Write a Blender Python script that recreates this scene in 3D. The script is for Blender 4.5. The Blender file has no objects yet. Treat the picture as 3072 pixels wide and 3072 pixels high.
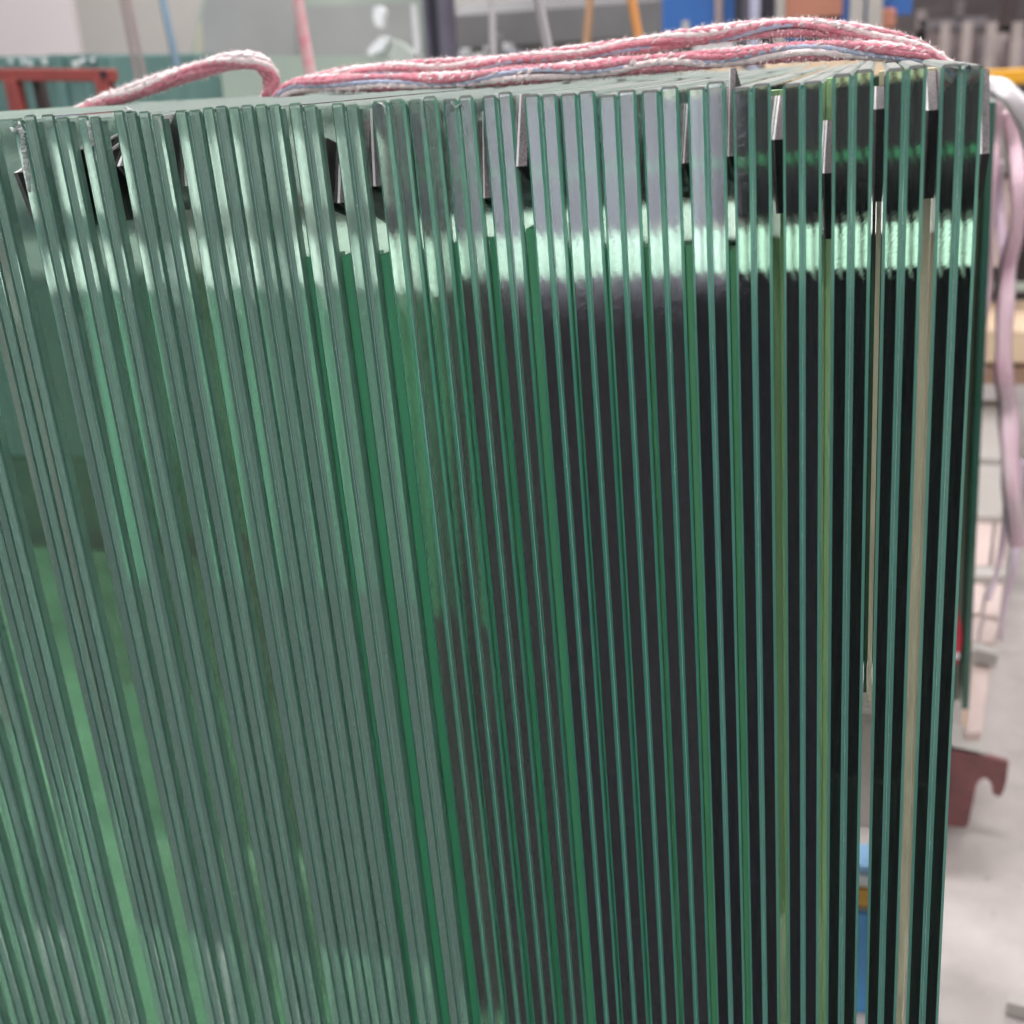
import bpy, bmesh, math, random
from mathutils import Vector, Matrix, noise
R = math.radians
random.seed(4)
SC = bpy.context.scene

# ------------------------------------------------------------------ camera
EYE = Vector((0.0, -0.64, 1.5))
F = 3548.0                      # focal length in pixels of the 3072 px photograph
PITCH, ROLL, YAW = math.atan(1319.0 / F), R(3.3), R(-17.3)
fw = Vector((math.sin(YAW) * math.cos(PITCH), math.cos(YAW) * math.cos(PITCH), -math.sin(PITCH)))
r0 = Vector((math.cos(YAW), -math.sin(YAW), 0)); u0 = r0.cross(fw)
rt = r0 * math.cos(ROLL) - u0 * math.sin(ROLL)
up = r0 * math.sin(ROLL) + u0 * math.cos(ROLL)
cam_d = bpy.data.cameras.new('camera'); cam = bpy.data.objects.new('camera', cam_d)
SC.collection.objects.link(cam)
cam.matrix_world = Matrix(((rt.x, up.x, -fw.x, EYE.x), (rt.y, up.y, -fw.y, EYE.y), (rt.z, up.z, -fw.z, EYE.z), (0, 0, 0, 1)))
cam_d.sensor_width = 36; cam_d.lens = 36 * F / 3072
cam_d.clip_start = 0.02; cam_d.clip_end = 200
cam_d.dof.use_dof = True; cam_d.dof.focus_distance = 0.72; cam_d.dof.aperture_fstop = 7
SC.camera = cam

# ------------------------------------------------------------------ light
W = bpy.data.worlds.new('World'); SC.world = W; W.use_nodes = True
W.node_tree.nodes['Background'].inputs[0].default_value = (1.0, 0.97, 0.985, 1)
W.node_tree.nodes['Background'].inputs[1].default_value = 0.62

def lamp(name, loc, target, sx, sy, power, col=(1, 0.98, 0.97)):
    d = bpy.data.lights.new(name, 'AREA'); d.shape = 'RECTANGLE'; d.size = sx; d.size_y = sy
    d.energy = power; d.color = col
    o = bpy.data.objects.new(name, d); SC.collection.objects.link(o)
    o.location = loc; o.rotation_euler = (Vector(target) - Vector(loc)).to_track_quat('-Z', 'Y').to_euler()
    return o
lamp('ceiling_lamp', (-0.45, 0.95, 4.6), (-0.45, 0.9, 1.3), 2.6, 0.5, 180)  # added over the rear gap to light the white strip there
lamp('ceiling_lamp', (1.6, 4.2, 5.4), (1.2, 4.0, 0), 3.0, 0.5, 115)
lamp('ceiling_lamp', (-3.5, 5.0, 5.4), (-3.0, 5.4, 0.5), 3.0, 0.5, 150)
lamp('ceiling_lamp', (0.6, -2.4, 5.0), (0.0, -0.6, 1.2), 2.4, 0.5, 70)

SC.view_settings.view_transform = 'Standard'; SC.view_settings.look = 'None'
SC.view_settings.exposure = 0.0; SC.view_settings.gamma = 1.0
cy = SC.cycles
cy.max_bounces = 96; cy.glossy_bounces = 96; cy.transmission_bounces = 96; cy.diffuse_bounces = 4
cy.transparent_max_bounces = 96; cy.volume_bounces = 0
cy.caustics_reflective = True; cy.caustics_refractive = True
cy.sample_clamp_indirect = 6; cy.sample_clamp_direct = 0
cy.use_denoising = True
cy.use_adaptive_sampling = True; cy.adaptive_threshold = 0.08; cy.adaptive_min_samples = 16
cy.time_limit = 1000
cy.blur_glossy = 0.0

lamp('reflection_lamp', (-1.15, -4.6, 1.05), (-0.3, 0, 1.35), 1.1, 0.9, 24, (0.86, 0.84, 1.0))  # lamp added behind the camera for lilac reflections on the pane tops
# ------------------------------------------------------------------ helpers
def ray(px, py):
    v = fw + rt * ((px - 1536) / F) - up * ((py - 1536) / F)
    return v.normalized()
def at(px, py, Y):
    """world point where the sight line of photograph pixel (px,py) meets the vertical plane y=Y"""
    v = ray(px, py); return EYE + v * ((Y - EYE.y) / v.y)
def atz(px, py, z):
    v = ray(px, py); return EYE + v * ((z - EYE.z) / v.z)
def link(o): SC.collection.objects.link(o); return o
def mesh(name, bm, mats, parent=None, smooth=False):
    bmesh.ops.recalc_face_normals(bm, faces=bm.faces)
    me = bpy.data.meshes.new(name); bm.to_mesh(me); bm.free()
    for m in (mats if isinstance(mats, (list, tuple)) else [mats]): me.materials.append(m)
    if smooth:
        for p in me.polygons: p.use_smooth = True
    o = link(bpy.data.objects.new(name, me))
    if parent: o.parent = parent
    return o
def tag(o, label, cat, group=None):
    o['label'] = label; o['category'] = cat
    if group: o['group'] = group
    return o
def thing(name, label, cat, group=None, loc=(0, 0, 0)):
    o = link(bpy.data.objects.new(name, None)); o.location = loc; o.empty_display_size = 0.05
    return tag(o, label, cat, group)
def box(bm, p0, p1, M=None, bevel=0.0, mat=0):
    x0, y0, z0 = p0; x1, y1, z1 = p1
    vs = [bm.verts.new((x, y, z)) for x in (x0, x1) for y in (y0, y1) for z in (z0, z1)]
    fs = [bm.faces.new([vs[i] for i in q]) for q in
          ((0, 1, 3, 2), (4, 6, 7, 5), (0, 4, 5, 1), (2, 3, 7, 6), (0, 2, 6, 4), (1, 5, 7, 3))]
    for f_ in fs: f_.material_index = mat
    if bevel:
        es = list({e for f_ in fs for e in f_.edges})
        r_ = bmesh.ops.bevel(bm, geom=es, offset=bevel, segments=1, affect='EDGES')
        vs = list({v for v in r_['verts']} | {v for v in vs if v.is_valid})
    if M is not None:
        for v in vs: v.co = M @ v.co
    return vs
def prism(bm, pts, dvec, mat=0):
    a = [bm.verts.new(p) for p in pts]; b = [bm.verts.new(Vector(p) + Vector(dvec)) for p in pts]
    n = len(a); fs = [bm.faces.new(a), bm.faces.new(list(reversed(b)))]
    for i in range(n): fs.append(bm.faces.new((a[i], b[i], b[(i + 1) % n], a[(i + 1) % n])))
    for f_ in fs: f_.material_index = mat
def tube(bm, pts, rad, n=10, mat=0, squash=1.0):
    rings = []
    for i, p in enumerate(pts):
        p = Vector(p); t = (Vector(pts[min(i + 1, len(pts) - 1)]) - Vector(pts[max(i - 1, 0)])).normalized()
        a = t.cross(Vector((0, 0, 1)) if abs(t.z) < 0.9 else Vector((1, 0, 0))).normalized(); b = t.cross(a).normalized()
        rr = rad[i] if isinstance(rad, (list, tuple)) else rad
        rings.append([bm.verts.new(p + a * math.cos(k * 2 * math.pi / n) * rr + b * math.sin(k * 2 * math.pi / n) * rr * squash) for k in range(n)])
    for q in range(len(rings) - 1):
        for k in range(n):
            f_ = bm.faces.new((rings[q][k], rings[q][(k + 1) % n], rings[q + 1][(k + 1) % n], rings[q + 1][k])); f_.material_index = mat
    bm.faces.new(rings[0]).material_index = mat; bm.faces.new(list(reversed(rings[-1]))).material_index = mat
def smoothpath(pts, n=12):
    P = [Vector(p) for p in pts]; P = [2 * P[0] - P[1]] + P + [2 * P[-1] - P[-2]]; out = []
    for i in range(1, len(P) - 2):
        for k in range(n):
            t = k / n
            out.append(0.5 * ((2 * P[i]) + (-P[i - 1] + P[i + 1]) * t + (2 * P[i - 1] - 5 * P[i] + 4 * P[i + 1] - P[i + 2]) * t * t + (-P[i - 1] + 3 * P[i] - 3 * P[i + 1] + P[i + 2]) * t ** 3))
    out.append(P[-2]); return out

# ------------------------------------------------------------------ materials
def newmat(name):
    m = bpy.data.materials.new(name); m.use_nodes = True; nt = m.node_tree
    return m, nt, nt.nodes['Principled BSDF']
def N(nt, t, **kw):
    n = nt.nodes.new(t)
    for k, v in kw.items():
        if k in n.inputs: n.inputs[k].default_value = v
        else: setattr(n, k, v)
    return n
def mat(name, col, rough=0.6, metal=0.0, col2=None, scale=8.0, bump=0.0, bscale=40.0, stretch=(1, 1, 1), spec=0.5):
    m, nt, p = newmat(name)
    p.inputs['Roughness'].default_value = rough; p.inputs['Metallic'].default_value = metal
    p.inputs['Specular IOR Level'].default_value = spec
    tc = N(nt, 'ShaderNodeTexCoord'); mp = N(nt, 'ShaderNodeMapping'); mp.inputs['Scale'].default_value = stretch
    nt.links.new(tc.outputs['Object'], mp.inputs['Vector'])
    nz = N(nt, 'ShaderNodeTexNoise', Scale=scale, Detail=6.0, Roughness=0.6); nt.links.new(mp.outputs[0], nz.inputs['Vector'])
    cr = N(nt, 'ShaderNodeValToRGB'); c2 = col2 or tuple(c * 0.8 for c in col)
    cr.color_ramp.elements[0].position = 0.35; cr.color_ramp.elements[1].position = 0.68
    cr.color_ramp.elements[0].color = (*c2, 1); cr.color_ramp.elements[1].color = (*col, 1)
    nt.links.new(nz.outputs['Fac'], cr.inputs[0]); nt.links.new(cr.outputs[0], p.inputs['Base Color'])
    if bump:
        nb = N(nt, 'ShaderNodeTexNoise', Scale=bscale, Detail=5.0); nt.links.new(mp.outputs[0], nb.inputs['Vector'])
        b = N(nt, 'ShaderNodeBump', Strength=bump, Distance=0.002); nt.links.new(nb.outputs['Fac'], b.inputs['Height'])
        nt.links.new(b.outputs[0], p.inputs['Normal'])
    return m

ABS = (0.34, 0.86, 0.58)       # tint of the float glass
def glass(name, rough, lines, dust, density=1.25):
    """one pane material (clear body, ground edges, bonded inner faces); the kind of each face is stored on the mesh:
    gk = (roughness, scattering share, bonded share), gc = colour of the scattering ground surface"""
    m, nt, p = newmat(name)
    out = nt.nodes['Material Output']
    k = N(nt, 'ShaderNodeAttribute'); k.attribute_name = 'gk'; gc = N(nt, 'ShaderNodeAttribute'); gc.attribute_name = 'gc'
    sp = N(nt, 'ShaderNodeSeparateColor'); nt.links.new(k.outputs['Color'], sp.inputs[0])
    p.inputs['Base Color'].default_value = (1, 1, 1, 1); p.inputs['Transmission Weight'].default_value = 1.0
    p.inputs['IOR'].default_value = 1.5; nt.links.new(sp.outputs[0], p.inputs['Roughness'])
    va = N(nt, 'ShaderNodeVolumeAbsorption', Density=density); va.inputs['Color'].default_value = (*ABS, 1)
    nt.links.new(va.outputs[0], out.inputs['Volume'])
    tc = N(nt, 'ShaderNodeTexCoord')
    strength, period, ang = lines
    m1 = N(nt, 'ShaderNodeMapping'); m1.inputs['Rotation'].default_value = (0, ang, 0)
    m2 = N(nt, 'ShaderNodeMapping'); m2.inputs['Scale'].default_value = (0.02, 0.0, 1.0)
    nt.links.new(tc.outputs['Object'], m1.inputs['Vector']); nt.links.new(m1.outputs[0], m2.inputs['Vector'])
    nz = N(nt, 'ShaderNodeTexNoise', Scale=1 / period, Detail=3.0, Roughness=0.65)
    nt.links.new(m2.outputs[0], nz.inputs['Vector'])
    gt = N(nt, 'ShaderNodeMath'); gt.operation = 'GREATER_THAN'; gt.inputs[1].default_value = 0.001; nt.links.new(sp.outputs[0], gt.inputs[0])
    ml = N(nt, 'ShaderNodeMath'); ml.operation = 'MULTIPLY'; ml.inputs[1].default_value = strength; nt.links.new(gt.outputs[0], ml.inputs[0])
    b = N(nt, 'ShaderNodeBump', Distance=0.0004); nt.links.new(nz.outputs['Fac'], b.inputs['Height']); nt.links.new(ml.outputs[0], b.inputs['Strength'])
    nt.links.new(b.outputs[0], p.inputs['Normal'])
    d = N(nt, 'ShaderNodeBsdfDiffuse'); nt.links.new(gc.outputs['Color'], d.inputs['Color']); nt.links.new(b.outputs[0], d.inputs['Normal'])
    # dried grinding slurry on the scattering faces
    mp = N(nt, 'ShaderNodeMapping'); mp.inputs['Scale'].default_value = (1, 1, 0.25)
    nt.links.new(tc.outputs['Object'], mp.inputs['Vector'])
    nd = N(nt, 'ShaderNodeTexNoise', Scale=150.0, Detail=8.0, Roughness=0.75); nt.links.new(mp.outputs[0], nd.inputs['Vector'])
    r_ = N(nt, 'ShaderNodeMapRange'); r_.inputs[1].default_value = 0.62; r_.inputs[2].default_value = 0.72
    r_.inputs[3].default_value = 0.0; r_.inputs[4].default_value = dust; nt.links.new(nd.outputs['Fac'], r_.inputs[0])
    md = N(nt, 'ShaderNodeMath'); md.operation = 'MULTIPLY'; nt.links.new(r_.outputs[0], md.inputs[0]); nt.links.new(gt.outputs[0], md.inputs[1])
    ad = N(nt, 'ShaderNodeMath'); ad.operation = 'ADD'; ad.use_clamp = True; nt.links.new(md.outputs[0], ad.inputs[0]); nt.links.new(sp.outputs[1], ad.inputs[1])
    mx = N(nt, 'ShaderNodeMixShader'); nt.links.new(ad.outputs[0], mx.inputs[0]); nt.links.new(p.outputs[0], mx.inputs[1]); nt.links.new(d.outputs[0], mx.inputs[2])
    tr = N(nt, 'ShaderNodeBsdfTransparent'); mb = N(nt, 'ShaderNodeMixShader')
    nt.links.new(sp.outputs[2], mb.inputs[0]); nt.links.new(mx.outputs[0], mb.inputs[1]); nt.links.new(tr.outputs[0], mb.inputs[2])
    nt.links.new(mb.outputs[0], out.inputs['Surface'])
    return m
# per group: material, front edge (roughness, scatter), colours of the scattering front edge and arris
EDGES = {'right': (glass('float_glass_coarse_ground', 0, (0.065, 0.0016, R(38)), 0.06), 0.02, 0.035, (0.30, 0.32, 0.34), (0.19, 0.50, 0.40)),
         'dark': (glass('float_glass_polished', 0, (0.04, 0.0007, R(38)), 0.16), 0.025, 0.06, (0.35, 0.34, 0.38), (0.16, 0.50, 0.39)),
         'mid': (glass('float_glass_satin', 0, (0.08, 0.0009, R(38)), 0.18), 0.03, 0.095, (0.42, 0.40, 0.44), (0.10, 0.44, 0.31)),
         'between': (glass('float_glass_half_satin', 0, (0.08, 0.0008, R(38)), 0.10), 0.035, 0.15, (0.36, 0.39, 0.37), (0.08, 0.36, 0.25)),
         'left': (glass('float_glass_ground', 0, (0.06, 0.0007, R(38)), 0.08), 0.04, 0.40, (0.34, 0.55, 0.46), (0.06, 0.15, 0.115))}
M_RUBBER = mat('black_rubber', (0.018, 0.017, 0.018), 0.75, bump=0.5, bscale=700)
M_DUSTY = mat('dusty_rubber', (0.34, 0.30, 0.31), 0.6, col2=(0.14, 0.12, 0.125), scale=900, bump=1.0, bscale=1500)
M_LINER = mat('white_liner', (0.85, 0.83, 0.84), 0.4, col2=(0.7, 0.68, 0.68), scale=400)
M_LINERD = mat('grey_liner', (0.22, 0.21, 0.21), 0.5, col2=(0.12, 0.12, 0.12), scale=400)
M_FLOOR = mat('concrete', (0.47, 0.425, 0.41), 0.6, col2=(0.37, 0.33, 0.315), scale=7, bump=0.3, bscale=30)
M_INTER = mat('interlayer_film', (0.45, 0.72, 0.62), 0.25, bump=1.0, bscale=900)
M_SPECK = mat('glass_crumb', (0.85, 0.92, 0.9), 0.12, col2=(0.7, 0.8, 0.78), spec=1.0)
M_CHIP = mat('splintered_glass', (0.97, 0.98, 0.98), 0.15, col2=(0.62, 0.68, 0.68), scale=900, bump=1.0, bscale=1200, spec=1.0)
M_CARD = mat('beige_gleam', (0.76, 0.71, 0.49), 0.6, col2=(0.58, 0.54, 0.37), scale=60, bump=0.4, bscale=600, stretch=(4, 4, 0.4))
M_GLEAM_G = mat('olive_gleam', (0.46, 0.72, 0.35), 0.5, col2=(0.38, 0.62, 0.30), scale=20, bump=0.3, bscale=600, stretch=(4, 4, 0.4))
# stains and spots on the concrete
nt = M_FLOOR.node_tree; p_ = nt.nodes['Principled BSDF']; src = p_.inputs['Base Color'].links[0].from_socket
tc_ = N(nt, 'ShaderNodeTexCoord')
for sc_, lo, hi, colr, amt in ((38.0, 0.66, 0.72, (0.12, 0.11, 0.11), 0.55), (5.0, 0.56, 0.72, (0.22, 0.20, 0.19), 0.45), (90.0, 0.70, 0.74, (0.75, 0.73, 0.72), 0.6)):
    nz_ = N(nt, 'ShaderNodeTexNoise', Scale=sc_, Detail=4.0, Roughness=0.6); nt.links.new(tc_.outputs['Object'], nz_.inputs['Vector'])
    mr_ = N(nt, 'ShaderNodeMapRange'); mr_.inputs[1].default_value = lo; mr_.inputs[2].default_value = hi; mr_.inputs[4].default_value = amt
    nt.links.new(nz_.outputs['Fac'], mr_.inputs[0])
    mx_ = N(nt, 'ShaderNodeMix'); mx_.data_type = 'RGBA'; mx_.inputs[7].default_value = (*colr, 1)
    nt.links.new(mr_.outputs[0], mx_.inputs[0]); nt.links.new(src, mx_.inputs[6]); src = mx_.outputs[2]
nt.links.new(src, p_.inputs['Base Color'])
# ------------------------------------------------------------------ setting
def struct(o): o['kind'] = 'structure'; return o
bm = bmesh.new(); box(bm, (-16, -0.3, -0.2), (12, 22, 0)); struct(mesh('floor', bm, M_FLOOR))
bm = bmesh.new(); box(bm, (-16, -16, -0.2), (12, -0.303, 0)); struct(mesh('added_dark_floor', bm, mat('reflection_dark', (0.02, 0.02, 0.021), 0.9, spec=0.1)))  # dark floor part added behind the camera to darken the glass reflections
def pbox(name, px0, py0, px1, py1, Y, thick, m, parent=None, bevel=0.0, z0=None):
    """axis-aligned box whose front face at depth Y spans the two sighted corners"""
    a, b = at(px0, py0, Y), at(px1, py1, Y); bm = bmesh.new()
    zl = min(a.z, b.z) if z0 is None else z0
    box(bm, (min(a.x, b.x), Y, zl), (max(a.x, b.x), Y + thick, max(a.z, b.z)), bevel=bevel)
    return mesh(name, bm, m, parent)
M_WALL = mat('painted_wall', (0.72, 0.66, 0.67), 0.8, col2=(0.68, 0.62, 0.63), scale=0.6)
M_WALL2 = mat('grey_wall', (0.55, 0.53, 0.50), 0.8, scale=0.5)
M_GREY = mat('grey_sheet', (0.20, 0.195, 0.20), 0.5, col2=(0.13, 0.13, 0.135), scale=2, stretch=(1, 1, 3))
M_ROOF = mat('grey_roof', (0.22, 0.19, 0.19), 0.7, col2=(0.12, 0.10, 0.10), scale=1.5, stretch=(1, 1, 4))
wl = at(-900, 300, 7.0).x; wm = at(225, 100, 7.0).x; wr = at(1330, 100, 7.0).x; we = at(1990, 100, 7.0).x
bm = bmesh.new(); box(bm, (wl, 7.0, 0), (wm, 7.2, 5)); struct(mesh('wall', bm, M_WALL))
bm = bmesh.new(); box(bm, (wm, 7.05, 0), (we, 7.25, 5)); struct(mesh('wall', bm, M_WALL2))
bm = bmesh.new(); box(bm, (we, 12, 0), (9, 12.2, 6)); struct(mesh('wall', bm, M_ROOF))

# ------------------------------------------------------------------ the stack of laminated panes
LX = -0.0317                       # the stack leans a little sideways
def depth_of(i): return 0.80 if i >= 23 else 0.45 if i < 19 else 0.45 + 0.35 * (i - 18) / 5
ZB = 0.26
def s_of(px, py, y=0.0):
    p = at(px, py, y); return p.x - LX * (p.z - EYE.z)
def z_of(px, py, y=0.0): return at(px, py, y).z
# (left px, right px, reference row, top row of left ply, top row of right ply)
PANES = [(-800, -732, 517, 392, 390), (-708, -640, 517, 387, 385), (-614, -546, 517, 382, 381), (-522, -451, 517, 378, 376),
 (-428, -356, 517, 373, 371), (-327, -261, 517, 368, 367), (-260, -194, 517, 364, 362), (-128, -64, 517, 358, 356),
 (-63, 0, 517, 354, 357), (62, 137, 517, 356, 345), (157, 239, 517, 342, 352), (259, 330, 517, 346, 350),
 (371, 441, 517, 330, 334), (442, 514, 517, 333, 343), (554, 633, 517, 330, 330), (634, 710, 517, 321, 318),
 (711, 788, 517, 320, 315), (789, 867, 517, 312, 314), (893, 977, 517, 308, 316), (1017, 1097, 517, 308, 314),
 (1127, 1227, 437, 302, 299), (1234, 1321, 437, 298, 290), (1340, 1432, 437, 296, 288), (1456, 1547, 437, 286, 277),
 (1581, 1680, 437, 283, 284), (1687, 1793, 437, 280, 275), (1803, 1915, 437, 284, 272), (1929, 2040, 437, 270, 261),
 (2064, 2177, 397, 262, 246), (2199, 2313, 397, 262, 253), (2348, 2466, 397, 251, 246), (2496, 2620, 338, 221, 211),
 (2654, 2778, 338, 205, 198), (2817, 2947, 338, 192, 199)]
NP = len(PANES)
GRP = lambda i: 'left' if i < 20 else 'between' if i < 24 else 'mid' if i < 28 else 'dark' if i < 31 else 'right'
ORD = 'first second third fourth fifth sixth seventh eighth ninth tenth eleventh twelfth thirteenth fourteenth fifteenth sixteenth seventeenth eighteenth nineteenth twentieth'.split()
def ordw(n):
    if n <= 20: return ORD[n - 1]
    return ('twenty-' if n < 30 else 'thirty-') + ORD[n - 21 if n < 30 else n - 31] if n not in (30,) else 'thirtieth'
LOOK = {'between': 'laminated pane with darkening grey edge near the middle', 'left': 'laminated pane with satin grey-green edge', 'mid': 'laminated pane with lilac-grey rounded edge',
        'dark': 'laminated pane with smooth near-black edge', 'right': 'laminated pane with coarse slanting grind marks on its edge'}
EXTRA = {33: 'rightmost laminated pane of the stack, chipped white at its top corner', 32: 'second laminated pane from the right, between two square black spacers',
         31: 'third laminated pane from the right, first with coarse slanting grind marks',
         24: 'laminated pane right of the large diamond-shaped spacer, lilac-grey edge', 23: 'dark-edged laminated pane left of the large diamond-shaped spacer',
         22: 'laminated pane with a pale splinter bridging its two plies at the top', 9: 'laminated pane at the left with a long white splintered chip down its edge',
         11: 'laminated pane with a short bright chip, third from the left at the top'}
panes = []
EDGE_S = []
for i, (xl, xr, yr, tl, tr) in enumerate(PANES):
    s0, s1 = s_of(xl, yr), s_of(xr, yr); w = s1 - s0; EDGE_S.append((s0, s1))
    lab = EXTRA.get(i, '%s from the right end, %s' % (ordw(NP - i), LOOK[GRP(i)]))
    T = thing('laminated_pane', lab, 'glass pane', 'laminated glass panes standing in the stack')
    T.location = (s0, (0.0, 0.0010, -0.0006, 0.0005)[i % 4] * (1 if i < 28 else 0.5), EYE.z); T.rotation_euler = (0, math.atan(LX), 0)
    panes.append(T)
    g = 0.0005; t = (w - g) / 2
    tops = []
    for k in (0, 1):
        zt = z_of((xl if k == 0 else (xl + xr) / 2) + (xr - xl) * 0.25, (tl, tr)[k]) - EYE.z; tops.append(zt)
        bm = bmesh.new(); x0 = k * (t + g)
        box(bm, (x0 + 0.00005, 0, ZB - EYE.z), (x0 + t - 0.00005, depth_of(i), zt))
        ch = 0.0011 if i < 20 else 0.0014 if i < 31 else 0.0017
        bmesh.ops.bevel(bm, geom=list(bm.edges), offset=ch, segments=1, affect='EDGES')
        bm.normal_update()
        kl = bm.faces.layers.float_color.new('gk_'); 
        GM, er, es, ec, ac = EDGES[GRP(i)]; kinds = []
        for f_ in bm.faces:
            n_ = f_.normal
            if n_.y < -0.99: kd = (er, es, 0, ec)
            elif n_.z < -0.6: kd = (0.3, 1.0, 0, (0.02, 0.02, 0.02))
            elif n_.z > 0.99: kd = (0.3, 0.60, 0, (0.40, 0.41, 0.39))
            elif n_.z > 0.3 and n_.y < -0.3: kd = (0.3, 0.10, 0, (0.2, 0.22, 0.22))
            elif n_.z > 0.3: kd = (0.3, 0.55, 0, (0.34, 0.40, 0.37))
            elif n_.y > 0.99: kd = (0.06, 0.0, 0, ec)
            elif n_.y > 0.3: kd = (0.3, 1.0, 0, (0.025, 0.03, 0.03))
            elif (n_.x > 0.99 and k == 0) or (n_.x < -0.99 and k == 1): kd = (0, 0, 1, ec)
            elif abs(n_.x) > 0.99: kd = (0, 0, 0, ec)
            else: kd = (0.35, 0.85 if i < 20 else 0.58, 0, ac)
            kinds.append(kd)
        bm.faces.layers.float_color.remove(kl)
        bm.faces.index_update()
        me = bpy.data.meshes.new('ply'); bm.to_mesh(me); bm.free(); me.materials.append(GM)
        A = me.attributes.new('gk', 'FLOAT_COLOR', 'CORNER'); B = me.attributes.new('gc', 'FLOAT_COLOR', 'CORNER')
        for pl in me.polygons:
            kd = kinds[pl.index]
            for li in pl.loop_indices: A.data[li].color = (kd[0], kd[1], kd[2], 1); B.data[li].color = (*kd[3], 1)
        o = link(bpy.data.objects.new('ply', me)); o.parent = T
    # interlayer: a ragged strip of film between the plies, recessed behind the arrises
    bm = bmesh.new(); n = 160; z1 = min(tops) - 0.003; z0 = ZB - EYE.z + 0.01
    xa, xb = t + 0.00005, t + g - 0.00005
    fr = []
    for q in range(n + 1):
        z = z0 + (z1 - z0) * q / n; yy = 0.0009 + 0.0006 * noise.noise((z * 300, i * 3.1, 0))
        fr.append([bm.verts.new((xa, yy, z)), bm.verts.new((xb, yy + 0.0001, z)), bm.verts.new((xb, 0.012, z)), bm.verts.new((xa, 0.012, z))])
    for q in range(n):
        for a in range(4):
            bm.faces.new((fr[q][a], fr[q][(a + 1) % 4], fr[q + 1][(a + 1) % 4], fr[q + 1][a]))
    bm.faces.new(fr[0]); bm.faces.new(fr[-1])
    mesh('interlayer', bm, M_INTER, T)
    if i >= 31:
        bm = bmesh.new(); box(bm, (0.0004, depth_of(i) + 0.0006, ZB - EYE.z + 0.01), (w - 0.0004, depth_of(i) + 0.0030, 0.78 - EYE.z), bevel=0.0004); mesh('glare_shield', bm, M_RUBBER, T)  # black shield added behind the pane to block glare in its face
    # crumbs of glass caught along the joint
    rg = random.Random(100 + i); bm = bmesh.new(); dens = 190 if i in (9, 11, 15, 18, 20, 22, 24, 31, 33) else 80
    for q in range(dens):
        z = z1 - abs(rg.random() ** 1.6) * (z1 - z0); rr = rg.uniform(0.00014, 0.00038)
        if i in (10, 8) and q < 60: z = z1 - 0.12 - q * 0.0065; rr = rg.uniform(0.00025, 0.0004)
        c = Vector(((xa + xb) / 2 + rg.uniform(-.0004, .0004), 0.0006 + rg.uniform(-.0004, .0003), z))
        v = [bm.verts.new(c + Vector(d_) * rr * rg.uniform(0.6, 1.3)) for d_ in ((1, 0, 0), (-1, 0, 0), (0, 1, 0), (0, -1, 0), (0, 0, 1.6), (0, 0, -1.6))]
        for f_ in ((0, 2, 4), (2, 1, 4), (1, 3, 4), (3, 0, 4), (2, 0, 5), (1, 2, 5), (3, 1, 5), (0, 3, 5)): bm.faces.new([v[j] for j in f_])
    cr = mesh('glass_crumbs', bm, M_SPECK, T); cr['kind'] = 'stuff'

def local(T, p): return Matrix.Rotation(-math.atan(LX), 4, 'Y') @ (Vector(p) - T.location)
def chip(i, pts, width, lab):
    """a splintered flake along the arris: a crumpled strip of facets"""
    T = panes[i]; rg = random.Random(i * 7 + int(pts[0][0])); bm = bmesh.new(); rows = []
    P = smoothpath([at(x, y, -0.0012) for x, y in pts], 10)
    for q, p in enumerate(P):
        e = min(q, len(P) - 1 - q) / len(P); wd = width * (0.15 + 1.1 * min(e * 3, 0.5)) * rg.uniform(0.35, 1.5)
        rows.append([bm.verts.new(local(T, p + Vector((wd * (u - 0.5) + rg.uniform(-.15, .15) * width, rg.uniform(-.5, .3) * width * 0.7 + (0.0016 if u in (0, 1) else 0), rg.uniform(-.2, .2) * width)))) for u in (0, 0.33, 0.66, 1)])
    for q in range(len(rows) - 1):
        for k in range(3): bm.faces.new((rows[q][k], rows[q][k + 1], rows[q + 1][k + 1], rows[q + 1][k]))
    bb = bmesh.ops.extrude_face_region(bm, geom=list(bm.faces))
    for v in bb['geom']:
        if isinstance(v, bmesh.types.BMVert): v.co.y += 0.0015
    o = mesh('edge_chip', bm, M_CHIP, T); o['label'] = lab
chip(9, [(52, 366), (62, 410), (68, 460), (76, 520), (84, 575)], 0.0030, 'long white splintered chip')
chip(9, [(30, 382), (44, 396), (56, 372)], 0.0022, 'small splinter at the top corner')
chip(11, [(258, 362), (268, 400), (276, 438)], 0.0018, 'bright splintered chip')
chip(12, [(372, 322), (384, 330), (378, 338)], 0.0022, 'small bright corner chip')
chip(33, [(2876, 196), (2892, 190), (2912, 198)], 0.0035, 'crumbled white corner chip')
chip(22, [(1352, 304), (1368, 322), (1388, 306)], 0.0020, 'pale curved splinter')
chip(21, [(1262, 298), (1264, 330), (1268, 396)], 0.0008, 'thin splinter')
chip(23, [(1486, 282), (1494, 298)], 0.0012, 'small splinter')
chip(18, [(892 + 240, 306), (1150, 318), (1156, 345)], 0.0012, 'small bright splinter')

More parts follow.
